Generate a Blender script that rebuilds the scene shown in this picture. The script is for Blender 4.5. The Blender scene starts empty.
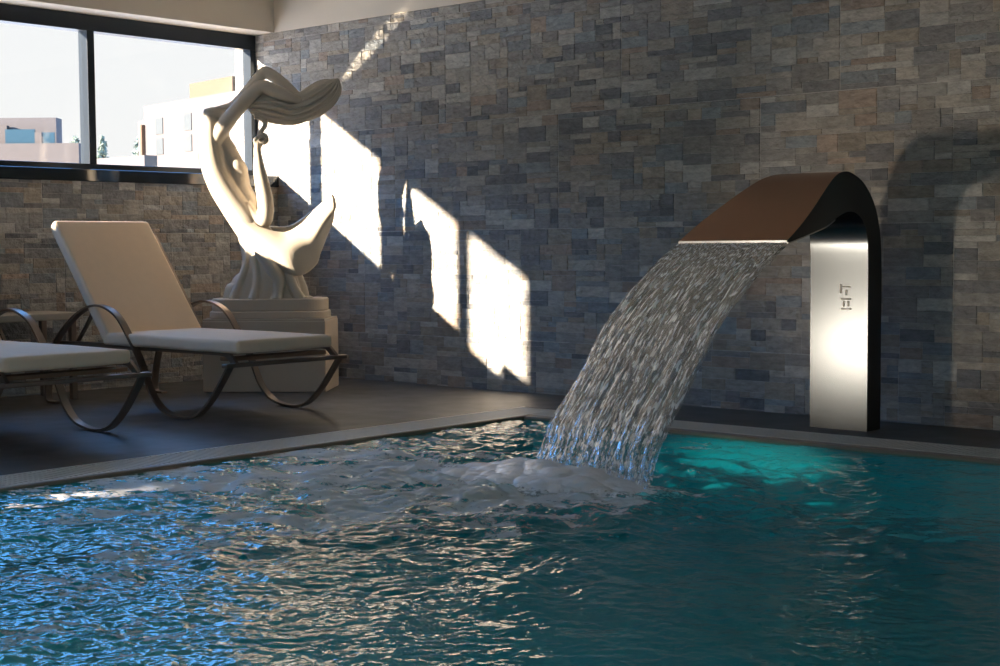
import bpy, bmesh, math, random
import numpy as np
from mathutils import Vector, Matrix, noise as mnoise

random.seed(7)
scene = bpy.context.scene
C = scene.collection
PI = math.pi

# ------------------------------------------------------------------ helpers
def link(o, parent=None):
    C.objects.link(o)
    if parent is not None:
        o.parent = parent
    return o

def mesh_obj(name, verts, faces, mat=None, parent=None, smooth=False):
    me = bpy.data.meshes.new(name)
    me.from_pydata([tuple(v) for v in verts], [], faces)
    me.update()
    if mat:
        me.materials.append(mat)
    if smooth:
        me.polygons.foreach_set('use_smooth', [True] * len(me.polygons))
    return link(bpy.data.objects.new(name, me), parent)

def bm_obj(name, bm, mat=None, parent=None, smooth=False, loc=None):
    me = bpy.data.meshes.new(name)
    bmesh.ops.recalc_face_normals(bm, faces=bm.faces[:])
    bm.to_mesh(me)
    bm.free()
    if mat:
        me.materials.append(mat)
    if smooth:
        me.polygons.foreach_set('use_smooth', [True] * len(me.polygons))
    o = link(bpy.data.objects.new(name, me), parent)
    if loc:
        o.location = loc
    return o

def empty(name, loc, rz=0.0):
    o = bpy.data.objects.new(name, None)
    o.empty_display_size = 0.1
    o.location = loc
    o.rotation_euler = (0, 0, rz)
    return link(o)

def tag(o, label, cat, group=None, kind=None):
    o['label'] = label
    o['category'] = cat
    if group:
        o['group'] = group
    if kind:
        o['kind'] = kind
    return o

def struct(o, label=None, cat=None):
    o['kind'] = 'structure'
    if label:
        o['label'] = label
    if cat:
        o['category'] = cat
    return o

def add_box(bm, x0, x1, y0, y1, z0, z1, bevel=0.0, seg=2):
    b = bmesh.new()
    bmesh.ops.create_cube(b, size=1.0)
    for v in b.verts:
        v.co = Vector(((x0 + x1) / 2 + v.co.x * (x1 - x0), (y0 + y1) / 2 + v.co.y * (y1 - y0), (z0 + z1) / 2 + v.co.z * (z1 - z0)))
    if bevel > 0:
        bmesh.ops.bevel(b, geom=b.edges[:], offset=bevel, segments=seg, affect='EDGES', profile=0.5)
    t = bpy.data.meshes.new('t')
    b.to_mesh(t)
    b.free()
    bm.from_mesh(t)
    bpy.data.meshes.remove(t)

def catmull(pts, n):
    """Smooth curve through the points (tuples of any dimension)."""
    P = [np.array(p, float) for p in pts]
    P = [2 * P[0] - P[1]] + P + [2 * P[-1] - P[-2]]
    out = []
    for i in range(1, len(P) - 2):
        for k in range(n):
            t = k / n
            a, b, c, d = P[i - 1], P[i], P[i + 1], P[i + 2]
            out.append(0.5 * (2 * b + (c - a) * t + (2 * a - 5 * b + 4 * c - d) * t * t + (3 * b - a - 3 * c + d) * t ** 3))
    out.append(P[-2])
    return out

def sweep_bar(bm, path, width, thick, wdir):
    """Flat bar along a planar path: wide along wdir, thin in the plane."""
    W = Vector(wdir).normalized()
    path = [Vector(p[:3]) for p in path]
    rings = []
    for i, p in enumerate(path):
        a = path[max(i - 1, 0)]
        b = path[min(i + 1, len(path) - 1)]
        t = (b - a).normalized()
        n = W.cross(t).normalized()
        ring = []
        for sx, sy in ((-1, -1), (1, -1), (1, 1), (-1, 1)):
            ring.append(bm.verts.new(p + W * (sx * width / 2) + n * (sy * thick / 2)))
        rings.append(ring)
    for r0, r1 in zip(rings, rings[1:]):
        for k in range(4):
            bm.faces.new((r0[k], r0[(k + 1) % 4], r1[(k + 1) % 4], r1[k]))
    bm.faces.new(rings[0])
    bm.faces.new(rings[-1][::-1])

def tube(bm, pts, seg=20, n=8, depth=1.0, groove=0.0, ng=9):
    """Tapered tube; pts = (u, w, z, radius[, depth factor])."""
    cur = catmull(pts, n)
    rings = []
    P = [Vector(c[:3]) for c in cur]
    R = [max(c[3], 0.0012) for c in cur]
    for i, p in enumerate(P):
        t = (P[min(i + 1, len(P) - 1)] - P[max(i - 1, 0)]).normalized()
        W = Vector((0, 1, 0))
        nrm = W.cross(t)
        if nrm.length < 1e-4:
            nrm = Vector((1, 0, 0))
        nrm.normalize()
        W = t.cross(nrm).normalized()
        d = cur[i][4] if len(cur[i]) > 4 else depth
        ring = []
        for k in range(seg):
            a = 2 * PI * k / seg
            rr = R[i]
            if groove:
                rr *= 1 + groove * (0.6 - 1.8 * (1 - abs(math.cos(ng * a / 2 + 1.3 * math.sin(i * 0.05)))) ** 2.0) + groove * .4 * math.cos((ng + 4) * a + i * 0.04)
            ring.append(bm.verts.new(p + nrm * (math.cos(a) * rr) + W * (math.sin(a) * rr * d)))
        rings.append(ring)
    for r0, r1 in zip(rings, rings[1:]):
        for k in range(seg):
            bm.faces.new((r0[k], r0[(k + 1) % seg], r1[(k + 1) % seg], r1[k]))
    bm.faces.new(rings[0])
    bm.faces.new(rings[-1][::-1])

def baked(o, name):
    """Evaluate modifiers into a fresh mesh."""
    dg = bpy.context.evaluated_depsgraph_get()
    me = bpy.data.meshes.new_from_object(o.evaluated_get(dg))
    me.name = name
    return me

# ------------------------------------------------------------------ value noise (numpy)
_rng = np.random.RandomState(11)
_TAB = _rng.rand(256, 256)

def vnoise(x, y):
    xi = np.floor(x).astype(int)
    yi = np.floor(y).astype(int)
    fx = x - xi
    fy = y - yi
    fx = fx * fx * (3 - 2 * fx)
    fy = fy * fy * (3 - 2 * fy)
    g = lambda a, b: _TAB[a % 256, b % 256]
    return (g(xi, yi) * (1 - fx) + g(xi + 1, yi) * fx) * (1 - fy) + (g(xi, yi + 1) * (1 - fx) + g(xi + 1, yi + 1) * fx) * fy

def fbm(x, y, o=4):
    s = 0
    a = 0.5
    for k in range(o):
        s = s + a * vnoise(x * 2 ** k + 17.3 * k, y * 2 ** k + 5.1 * k)
        a *= 0.5
    return s

# ------------------------------------------------------------------ materials
def new_mat(name):
    m = bpy.data.materials.new(name)
    m.use_nodes = True
    nt = m.node_tree
    nt.nodes.clear()
    out = nt.nodes.new('ShaderNodeOutputMaterial')
    return m, nt, out

def N(nt, typ, **kw):
    n = nt.nodes.new(typ)
    for k, v in kw.items():
        if k.startswith('i_'):
            n.inputs[k[2:].replace('_', ' ')].default_value = v
        else:
            setattr(n, k, v)
    return n

def rgb(r, g, b):
    f = lambda c: (c / 255 / 12.92) if c / 255 <= 0.04045 else ((c / 255 + 0.055) / 1.055) ** 2.4
    return (f(r), f(g), f(b), 1)

def pbr(name, col, rough=0.5, metal=0.0, var=0.08, scale=12.0, bump=0.0, bscale=60.0, spec=0.5):
    """Principled material with a gentle procedural mottling and bump."""
    m, nt, out = new_mat(name)
    p = N(nt, 'ShaderNodeBsdfPrincipled')
    p.inputs['Roughness'].default_value = rough
    p.inputs['Metallic'].default_value = metal
    p.inputs['Specular IOR Level'].default_value = spec
    tc = N(nt, 'ShaderNodeTexCoord')
    nz = N(nt, 'ShaderNodeTexNoise')
    nz.inputs['Scale'].default_value = scale
    nz.inputs['Detail'].default_value = 4
    nt.links.new(tc.outputs['Object'], nz.inputs['Vector'])
    mx = N(nt, 'ShaderNodeMix', data_type='RGBA')
    mx.inputs[6].default_value = tuple(c * (1 - var) for c in col[:3]) + (1,)
    mx.inputs[7].default_value = tuple(min(1, c * (1 + var)) for c in col[:3]) + (1,)
    nt.links.new(nz.outputs['Fac'], mx.inputs[0])
    nt.links.new(mx.outputs[2], p.inputs['Base Color'])
    if bump:
        n2 = N(nt, 'ShaderNodeTexNoise')
        n2.inputs['Scale'].default_value = bscale
        n2.inputs['Detail'].default_value = 5
        nt.links.new(tc.outputs['Object'], n2.inputs['Vector'])
        b = N(nt, 'ShaderNodeBump')
        b.inputs['Strength'].default_value = bump
        b.inputs['Distance'].default_value = 0.01
        nt.links.new(n2.outputs['Fac'], b.inputs['Height'])
        nt.links.new(b.outputs['Normal'], p.inputs['Normal'])
    nt.links.new(p.outputs[0], out.inputs[0])
    return m

def stone_mat():
    m, nt, out = new_mat('stone_cladding')
    p = N(nt, 'ShaderNodeBsdfPrincipled')
    p.inputs['Roughness'].default_value = 0.62
    p.inputs['Specular IOR Level'].default_value = 0.35
    at = N(nt, 'ShaderNodeAttribute', attribute_name='Col')
    tc = N(nt, 'ShaderNodeTexCoord')
    mp = N(nt, 'ShaderNodeMapping')
    mp.inputs['Scale'].default_value = (5, 5, 16)
    nt.links.new(tc.outputs['Object'], mp.inputs['Vector'])
    nz = N(nt, 'ShaderNodeTexNoise')
    nz.inputs['Scale'].default_value = 2.2
    nz.inputs['Detail'].default_value = 8
    nz.inputs['Roughness'].default_value = 0.65
    nt.links.new(mp.outputs[0], nz.inputs['Vector'])
    rp = N(nt, 'ShaderNodeMapRange')
    rp.inputs['From Min'].default_value = 0.28
    rp.inputs['From Max'].default_value = 0.72
    rp.inputs['To Min'].default_value = 0.68
    rp.inputs['To Max'].default_value = 1.3
    nt.links.new(nz.outputs['Fac'], rp.inputs['Value'])
    mx = N(nt, 'ShaderNodeMix', data_type='RGBA', blend_type='MULTIPLY')
    mx.inputs[0].default_value = 1
    nt.links.new(at.outputs['Color'], mx.inputs[6])
    nt.links.new(rp.outputs[0], mx.inputs[7])
    nt.links.new(mx.outputs[2], p.inputs['Base Color'])
    n2 = N(nt, 'ShaderNodeTexNoise')
    n2.inputs['Scale'].default_value = 22
    n2.inputs['Detail'].default_value = 9
    n2.inputs['Roughness'].default_value = 0.62
    nt.links.new(tc.outputs['Object'], n2.inputs['Vector'])
    vo = N(nt, 'ShaderNodeTexVoronoi')
    vo.inputs['Scale'].default_value = 13
    vo.inputs['Randomness'].default_value = 1
    nt.links.new(tc.outputs['Object'], vo.inputs['Vector'])
    ad = N(nt, 'ShaderNodeMath', operation='MULTIPLY_ADD')
    ad.inputs[1].default_value = 0.5
    nt.links.new(vo.outputs['Distance'], ad.inputs[0])
    nt.links.new(n2.outputs['Fac'], ad.inputs[2])
    b = N(nt, 'ShaderNodeBump')
    b.inputs['Strength'].default_value = 0.9
    b.inputs['Distance'].default_value = 0.026
    nt.links.new(ad.outputs[0], b.inputs['Height'])
    nt.links.new(b.outputs['Normal'], p.inputs['Normal'])
    nt.links.new(p.outputs[0], out.inputs[0])
    return m

M = {}
M['stone'] = stone_mat()
M['plaster'] = pbr('plaster', rgb(228, 216, 198), 0.8, var=0.03, scale=3, bump=0.05)
M['dark_frame'] = pbr('dark_aluminium', rgb(38, 46, 54), 0.28, 0.35, var=0.05)
M['sill'] = pbr('polished_sill', rgb(34, 40, 46), 0.08, 0.0, var=0.05, spec=1.0)
M['deck'] = pbr('deck_tile', rgb(92, 90, 87), 0.34, var=0.18, scale=4, bump=0.12, bscale=35)
M['grate'] = pbr('grate_plastic', rgb(222, 216, 204), 0.45, var=0.04)
M['kerb'] = pbr('pool_edge_tile', rgb(140, 122, 104), 0.4, var=0.1, scale=9)
M['gutter'] = pbr('gutter_lining', rgb(40, 52, 66), 0.3)
M['basin'] = pbr('pool_lining', rgb(24, 150, 164), 0.5, var=0.12, scale=3)
M['marble'] = pbr('statue_marble', rgb(192, 180, 162), 0.5, var=0.06, scale=7, bump=0.05, bscale=90)
M['pedestal'] = pbr('pedestal_stone', rgb(196, 180, 160), 0.6, var=0.07, scale=5, bump=0.08, bscale=70)
M['cushion'] = pbr('cushion_fabric', rgb(238, 212, 184), 0.85, var=0.04, scale=20, bump=0.1, bscale=240)
M['lounger'] = pbr('lounger_frame', rgb(140, 126, 116), 0.32, 0.7, var=0.05)
M['sling'] = pbr('lounger_sling', rgb(150, 118, 92), 0.7, var=0.06)
M['steel_warm'] = pbr('reflection_tinted_steel', rgb(178, 134, 104), 0.33, 0.95, var=0.04, scale=30)  # tan tint paints the warm ceiling reflected in the spout's steel top
M['mark'] = pbr('etched_steel', rgb(176, 172, 164), 0.5, 0.3)
M['cheek'] = pbr('dark_steel', rgb(62, 62, 60), 0.4, 0.6, var=0.05, scale=30)
M['table'] = pbr('table_laminate', rgb(196, 186, 170), 0.45, var=0.05)
M['ground'] = pbr('outside_bounce_ground', rgb(214, 204, 190), 0.8, var=0.08, scale=0.6)
M['render_white'] = pbr('house_render', rgb(80, 73, 70), 0.8, var=0.03, scale=1)
M['render_orange'] = pbr('orange_cladding', rgb(90, 65, 44), 0.8, var=0.06, scale=1)
M['render_grey'] = pbr('grey_cladding', rgb(82, 77, 77), 0.8, var=0.06, scale=1)
M['rail_blue'] = pbr('blue_glass_rail', rgb(24, 58, 72), 0.4, var=0.08, scale=1)
M['house_pane'] = pbr('house_pane', rgb(66, 70, 70), 0.4, var=0.05)
M['leaf'] = pbr('leaf_green', rgb(120, 130, 116), 0.8, var=0.12, scale=4)  # distance haze is put into this paler leaf colour
M['bark'] = pbr('bark_brown', rgb(96, 80, 66), 0.9, var=0.2)
M['lit_edge'] = pbr('lit_edge_steel', rgb(190, 190, 190), 0.25, 0.9)

def steel_mat():
    m, nt, out = new_mat('brushed_steel')
    p = N(nt, 'ShaderNodeBsdfPrincipled')
    p.inputs['Base Color'].default_value = rgb(84, 88, 91)
    p.inputs['Metallic'].default_value = 1
    tc = N(nt, 'ShaderNodeTexCoord')
    mp = N(nt, 'ShaderNodeMapping')
    mp.inputs['Scale'].default_value = (260, 260, 2.5)
    nt.links.new(tc.outputs['Object'], mp.inputs['Vector'])
    nz = N(nt, 'ShaderNodeTexNoise')
    nz.inputs['Scale'].default_value = 1
    nz.inputs['Detail'].default_value = 3
    nt.links.new(mp.outputs[0], nz.inputs['Vector'])
    rr = N(nt, 'ShaderNodeMapRange')
    rr.inputs['To Min'].default_value = 0.215
    rr.inputs['To Max'].default_value = 0.25
    nt.links.new(nz.outputs['Fac'], rr.inputs['Value'])
    nt.links.new(rr.outputs[0], p.inputs['Roughness'])
    b = N(nt, 'ShaderNodeBump')
    b.inputs['Strength'].default_value = 0.03
    b.inputs['Distance'].default_value = 0.001
    nt.links.new(nz.outputs['Fac'], b.inputs['Height'])
    nt.links.new(b.outputs['Normal'], p.inputs['Normal'])
    nt.links.new(p.outputs[0], out.inputs[0])
    return m
M['steel'] = steel_mat()

def glass_mat():
    m, nt, out = new_mat('window_glass')
    tr = N(nt, 'ShaderNodeBsdfTransparent')
    tr.inputs[0].default_value = (0.97, 0.985, 0.98, 1)
    gl = N(nt, 'ShaderNodeBsdfGlossy')
    gl.inputs['Roughness'].default_value = 0.01
    lw = N(nt, 'ShaderNodeLayerWeight')
    lw.inputs[0].default_value = 0.5
    pw_ = N(nt, 'ShaderNodeMath', operation='POWER')
    pw_.inputs[1].default_value = 4.0
    nt.links.new(lw.outputs['Facing'], pw_.inputs[0])
    fr = N(nt, 'ShaderNodeMath', operation='MULTIPLY_ADD')
    fr.inputs[1].default_value = 0.6
    fr.inputs[2].default_value = 0.03
    nt.links.new(pw_.outputs[0], fr.inputs[0])
    mx = N(nt, 'ShaderNodeMixShader')
    nt.links.new(fr.outputs[0], mx.inputs[0])
    nt.links.new(tr.outputs[0], mx.inputs[1])
    nt.links.new(gl.outputs[0], mx.inputs[2])
    nt.links.new(mx.outputs[0], out.inputs[0])
    return m
M['glass'] = glass_mat()

def water_mat():
    m, nt, out = new_mat('pool_water')
    tc = N(nt, 'ShaderNodeTexCoord')
    # fine ripples
    n1 = N(nt, 'ShaderNodeTexNoise')
    n1.inputs['Scale'].default_value = 21
    n1.inputs['Detail'].default_value = 1.5
    n1.inputs['Roughness'].default_value = 0.62
    n1.inputs['Distortion'].default_value = 0.4
    nt.links.new(tc.outputs['Object'], n1.inputs['Vector'])
    b = N(nt, 'ShaderNodeBump')
    b.inputs['Strength'].default_value = 0.42
    b.inputs['Distance'].default_value = 0.012
    nt.links.new(n1.outputs['Fac'], b.inputs['Height'])
    fr = N(nt, 'ShaderNodeFresnel')
    fr.inputs['IOR'].default_value = 1.36
    nt.links.new(b.outputs['Normal'], fr.inputs['Normal'])
    gl = N(nt, 'ShaderNodeBsdfGlossy')
    gl.inputs['Roughness'].default_value = 0.02
    nt.links.new(b.outputs['Normal'], gl.inputs['Normal'])
    rf = N(nt, 'ShaderNodeBsdfRefraction')
    rf.inputs['IOR'].default_value = 1.33
    rf.inputs['Roughness'].default_value = 0.05
    rf.inputs['Color'].default_value = (0.30, 0.92, 0.95, 1)
    nt.links.new(b.outputs['Normal'], rf.inputs['Normal'])
    mx = N(nt, 'ShaderNodeMixShader')
    nt.links.new(fr.outputs[0], mx.inputs[0])
    nt.links.new(rf.outputs[0], mx.inputs[1])
    nt.links.new(gl.outputs[0], mx.inputs[2])
    # foam
    at = N(nt, 'ShaderNodeAttribute', attribute_name='foam')
    n2 = N(nt, 'ShaderNodeTexNoise')
    n2.inputs['Scale'].default_value = 30
    n2.inputs['Detail'].default_value = 6
    n2.inputs['Roughness'].default_value = 0.7
    nt.links.new(tc.outputs['Object'], n2.inputs['Vector'])
    ma = N(nt, 'ShaderNodeMath', operation='MULTIPLY_ADD')
    ma.inputs[1].default_value = 1.5
    nt.links.new(n2.outputs['Fac'], ma.inputs[0])
    nt.links.new(at.outputs['Fac'], ma.inputs[2])
    rp = N(nt, 'ShaderNodeMapRange', interpolation_type='SMOOTHSTEP')
    rp.inputs['From Min'].default_value = 1.22
    rp.inputs['From Max'].default_value = 1.5
    rp.inputs['To Max'].default_value = 0.8
    nt.links.new(ma.outputs[0], rp.inputs['Value'])
    df = N(nt, 'ShaderNodeBsdfDiffuse')
    df.inputs['Color'].default_value = (0.82, 0.84, 0.86, 1)
    mf = N(nt, 'ShaderNodeMixShader')
    nt.links.new(rp.outputs[0], mf.inputs[0])
    nt.links.new(mx.outputs[0], mf.inputs[1])
    nt.links.new(df.outputs[0], mf.inputs[2])
    nt.links.new(mf.outputs[0], out.inputs[0])
    return m
M['water'] = water_mat()

def foam_mat():
    m, nt, out = new_mat('foam')
    p = N(nt, 'ShaderNodeBsdfPrincipled')
    p.inputs['Roughness'].default_value = 0.55
    tc = N(nt, 'ShaderNodeTexCoord')
    nz = N(nt, 'ShaderNodeTexNoise')
    nz.inputs['Scale'].default_value = 60
    nz.inputs['Detail'].default_value = 6
    nt.links.new(tc.outputs['Object'], nz.inputs['Vector'])
    p.inputs['Base Color'].default_value = (0.88, 0.88, 0.9, 1)
    b = N(nt, 'ShaderNodeBump')
    b.inputs['Strength'].default_value = 0.35
    b.inputs['Distance'].default_value = 0.008
    nt.links.new(nz.outputs['Fac'], b.inputs['Height'])
    nt.links.new(b.outputs['Normal'], p.inputs['Normal'])
    at = N(nt, 'ShaderNodeAttribute', attribute_name='foam')
    ma = N(nt, 'ShaderNodeMath', operation='MULTIPLY_ADD')
    ma.inputs[1].default_value = 0.8
    nt.links.new(nz.outputs['Fac'], ma.inputs[0])
    nt.links.new(at.outputs['Fac'], ma.inputs[2])
    rp = N(nt, 'ShaderNodeMapRange', interpolation_type='SMOOTHSTEP')
    rp.inputs['From Min'].default_value = 0.6
    rp.inputs['From Max'].default_value = 0.9
    nt.links.new(ma.outputs[0], rp.inputs['Value'])
    tr = N(nt, 'ShaderNodeBsdfTransparent')
    mx = N(nt, 'ShaderNodeMixShader')
    nt.links.new(rp.outputs[0], mx.inputs[0])
    nt.links.new(tr.outputs[0], mx.inputs[1])
    nt.links.new(p.outputs[0], mx.inputs[2])
    nt.links.new(mx.outputs[0], out.inputs[0])
    return m
M['foam'] = foam_mat()

def sheet_mat(thr):
    """Aerated falling water: clear streaks, glossy ripples and white streaks."""
    m, nt, out = new_mat('falling_water')
    uv = N(nt, 'ShaderNodeUVMap', uv_map='flow')
    mp = N(nt, 'ShaderNodeMapping')
    mp.inputs['Scale'].default_value = (52, 9, 1)
    nt.links.new(uv.outputs[0], mp.inputs['Vector'])
    nz = N(nt, 'ShaderNodeTexNoise')
    nz.inputs['Scale'].default_value = 1
    nz.inputs['Detail'].default_value = 3
    nz.inputs['Distortion'].default_value = 0.5
    nt.links.new(mp.outputs[0], nz.inputs['Vector'])
    mp2 = N(nt, 'ShaderNodeMapping')
    mp2.inputs['Scale'].default_value = (66, 15, 1)
    mp2.inputs['Location'].default_value = (3, 7, 0)
    nt.links.new(uv.outputs[0], mp2.inputs['Vector'])
    nz2 = N(nt, 'ShaderNodeTexNoise')
    nz2.inputs['Scale'].default_value = 1
    nz2.inputs['Detail'].default_value = 2
    nt.links.new(mp2.outputs[0], nz2.inputs['Vector'])
    b = N(nt, 'ShaderNodeBump')
    b.inputs['Strength'].default_value = 1.0
    b.inputs['Distance'].default_value = 0.02
    nt.links.new(nz.outputs['Fac'], b.inputs['Height'])
    gl = N(nt, 'ShaderNodeBsdfGlossy')
    gl.inputs['Roughness'].default_value = 0.12
    nt.links.new(b.outputs['Normal'], gl.inputs['Normal'])
    rf = N(nt, 'ShaderNodeBsdfRefraction')
    rf.inputs['IOR'].default_value = 1.15
    rf.inputs['Roughness'].default_value = 0.06
    nt.links.new(b.outputs['Normal'], rf.inputs['Normal'])
    tr = N(nt, 'ShaderNodeBsdfTransparent')
    fr = N(nt, 'ShaderNodeFresnel')
    fr.inputs['IOR'].default_value = 1.4
    nt.links.new(b.outputs['Normal'], fr.inputs['Normal'])
    m0 = N(nt, 'ShaderNodeMixShader')
    m0.inputs[0].default_value = 0.72
    nt.links.new(rf.outputs[0], m0.inputs[1])
    nt.links.new(tr.outputs[0], m0.inputs[2])
    m1 = N(nt, 'ShaderNodeMixShader')
    nt.links.new(fr.outputs[0], m1.inputs[0])
    nt.links.new(m0.outputs[0], m1.inputs[1])
    nt.links.new(gl.outputs[0], m1.inputs[2])
    # white streaks
    df = N(nt, 'ShaderNodeBsdfDiffuse')
    df.inputs['Color'].default_value = (0.95, 0.94, 0.93, 1)
    tl = N(nt, 'ShaderNodeBsdfTranslucent')
    tl.inputs['Color'].default_value = (0.95, 0.94, 0.93, 1)
    md = N(nt, 'ShaderNodeMixShader')
    md.inputs[0].default_value = 0.45
    nt.links.new(df.outputs[0], md.inputs[1])
    nt.links.new(tl.outputs[0], md.inputs[2])
    rp = N(nt, 'ShaderNodeMapRange', interpolation_type='SMOOTHSTEP')
    rp.inputs['From Min'].default_value = thr
    rp.inputs['From Max'].default_value = thr + 0.07
    rp.inputs['To Max'].default_value = 0.95
    nt.links.new(nz2.outputs['Fac'], rp.inputs['Value'])
    m2 = N(nt, 'ShaderNodeMixShader')
    nt.links.new(rp.outputs[0], m2.inputs[0])
    nt.links.new(m1.outputs[0], m2.inputs[1])
    nt.links.new(md.outputs[0], m2.inputs[2])
    nt.links.new(m2.outputs[0], out.inputs[0])
    return m
M['sheet'] = sheet_mat(0.52)
M['sheet_rear'] = sheet_mat(0.62)

# ------------------------------------------------------------------ dimensions
H = 2.67          # top of the stone cladding / window soffit
CEIL = 3.35
XR, YF = 11.0, -17.5     # far ends of the room
SILL = 1.55
RX = -0.24        # inner face of the window frame
PX0, PX1, PY0, PY1 = 3.455, 8.75, -1.05, -7.25   # pool water rectangle
WZ = -0.016

# ------------------------------------------------------------------ stone walls
PALETTE = [((0.33, 0.31, 0.285), 9), ((0.42, 0.385, 0.335), 7), ((0.26, 0.255, 0.25), 5), ((0.37, 0.32, 0.26), 5),
           ((0.47, 0.45, 0.41), 4), ((0.20, 0.202, 0.205), 2.0), ((0.39, 0.31, 0.25), 2.2), ((0.29, 0.31, 0.32), 4)]
def stone_wall(name, u0, u1, z0, z1, frame, seed):
    """Panels of mixed ledger stones on the plane given by frame(u, z, out)."""
    rnd = random.Random(seed)
    cell, ph, pl = 0.0342, 0.7524, 1.54
    V, F, COL = [], [], []
    tot = sum(w for _, w in PALETTE)
    def pick():
        r = rnd.random() * tot
        for c, w in PALETTE:
            r -= w
            if r < 0:
                break
        k = rnd.uniform(0.85, 1.15) * 1.06
        return tuple(x * k for x in c)
    def quad(a, b, c, d, col):
        n = len(V)
        V.extend((a, b, c, d))
        F.append((n, n + 1, n + 2, n + 3))
        COL.extend([col + (1,)] * 4)
    quad(frame(u0, z0, 0), frame(u1, z0, 0), frame(u1, z1, 0), frame(u0, z1, 0), (0.50, 0.47, 0.43))
    zb = 0.35 - ph
    row = 0
    while zb < z1:
        ub = u0 - rnd.random() * pl
        while ub < u1:
            nx, nz = int(round(pl / cell)), int(round(ph / cell))
            used = [[False] * nx for _ in range(nz)]
            for j in range(nz):
                for i in range(nx):
                    if used[j][i]:
                        continue
                    hh = rnd.choice((1, 1, 1, 1, 2, 2, 2, 2, 3))
                    ww = rnd.choice((2, 3, 4, 4, 5, 6, 7, 8)) if hh < 2 else (rnd.choice((3, 4, 5, 6, 7, 8)) if hh < 3 else rnd.choice((4, 5, 6, 7)))
                    hh = min(hh, nz - j)
                    w = 0
                    while w < ww and i + w < nx and not used[j][i + w]:
                        w += 1
                    if i + w < nx and not used[j][i + w] and (i + w + 1 >= nx or used[j][i + w + 1]):
                        w += 1
                    for jj in range(j, j + hh):
                        for ii in range(i, i + w):
                            used[jj][ii] = True
                    g = 0.0009
                    a0 = ub + i * cell + (0.004 if i == 0 else g)
                    a1 = ub + (i + w) * cell - g
                    b0 = zb + j * cell + (0.005 if j == 0 else g)
                    b1 = zb + (j + hh) * cell - g
                    a0, a1 = max(a0, u0), min(a1, u1)
                    b0, b1 = max(b0, z0), min(b1, z1)
                    if a1 - a0 < 0.006 or b1 - b0 < 0.006:
                        continue
                    d = rnd.uniform(0.002, 0.006)
                    col = pick()
                    e = min(0.002, (a1 - a0) * 0.2, (b1 - b0) * 0.2)
                    t = [rnd.uniform(-0.0015, 0.0015) for _ in range(4)]
                    o = [frame(a0, b0, 0), frame(a1, b0, 0), frame(a1, b1, 0), frame(a0, b1, 0)]
                    f = [frame(a0 + e, b0 + e, d + t[0]), frame(a1 - e, b0 + e, d + t[1]), frame(a1 - e, b1 - e, d + t[2]), frame(a0 + e, b1 - e, d + t[3])]
                    quad(f[0], f[1], f[2], f[3], col)
                    for k in range(4):
                        quad(o[k], o[(k + 1) % 4], f[(k + 1) % 4], f[k], col)
            ub += pl
        zb += ph
        row += 1
    o = mesh_obj(name, V, F, M['stone'])
    ca = o.data.color_attributes.new('Col', 'FLOAT_COLOR', 'CORNER')
    flat = np.array(COL, dtype=np.float32).reshape(-1)
    ca.data.foreach_set('color', flat)
    return o

wb = stone_wall('wall_back', -0.5, XR, -0.02, H, lambda u, z, d: (u, -d, z), 3)
struct(wb, 'long stone clad wall behind the waterfall', 'wall')
wl = stone_wall('wall_left', -YF * -1.0, 0.0, -0.02, SILL - 0.085, lambda u, z, d: (d, u, z), 5)
struct(wl, 'stone clad wall under the window', 'wall')
bm = bmesh.new()
add_box(bm, -0.5, -0.012, YF, 0.0, -0.1, SILL - 0.085)
add_box(bm, -0.5, 0.0, YF, 0.0, H, CEIL + 0.1)
add_box(bm, -0.5, 0.0, -11.6, -6.13, SILL - 0.085, H)      # pier between the window runs
struct(bm_obj('wall_left_plaster', bm, M['plaster']), 'plaster band above the window', 'wall')
bm = bmesh.new()
add_box(bm, -0.5, XR + .3, 0.012, 0.3, -0.1, CEIL + 0.1)
add_box(bm, 0.0, XR, -0.012, 0.05, H, CEIL)
struct(bm_obj('wall_back_plaster', bm, M['plaster']), 'plaster band above the stone wall', 'wall')
# right wall and front wall; unseen opening in the right one added for fill
bm = bmesh.new()
add_box(bm, XR, XR + .3, -8.6, 0.3, -0.1, CEIL)
add_box(bm, XR, XR + .3, YF - .3, -8.6, -0.1, 0.3)
add_box(bm, XR, XR + .3, YF - .3, -8.6, 2.9, CEIL)
struct(bm_obj('wall_right', bm, M['plaster']), 'plaster wall on the right out of frame', 'wall')
bm = bmesh.new()
add_box(bm, -0.5, XR + .3, YF - .3, YF, -0.1, CEIL)
struct(bm_obj('wall_front', bm, M['plaster']), 'plaster wall behind the camera', 'wall')
bm = bmesh.new()
add_box(bm, -0.5, XR + .3, YF - .3, 0.3, CEIL, CEIL + 0.2)
struct(bm_obj('ceiling', bm, M['plaster']), 'white ceiling', 'ceiling')

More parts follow.
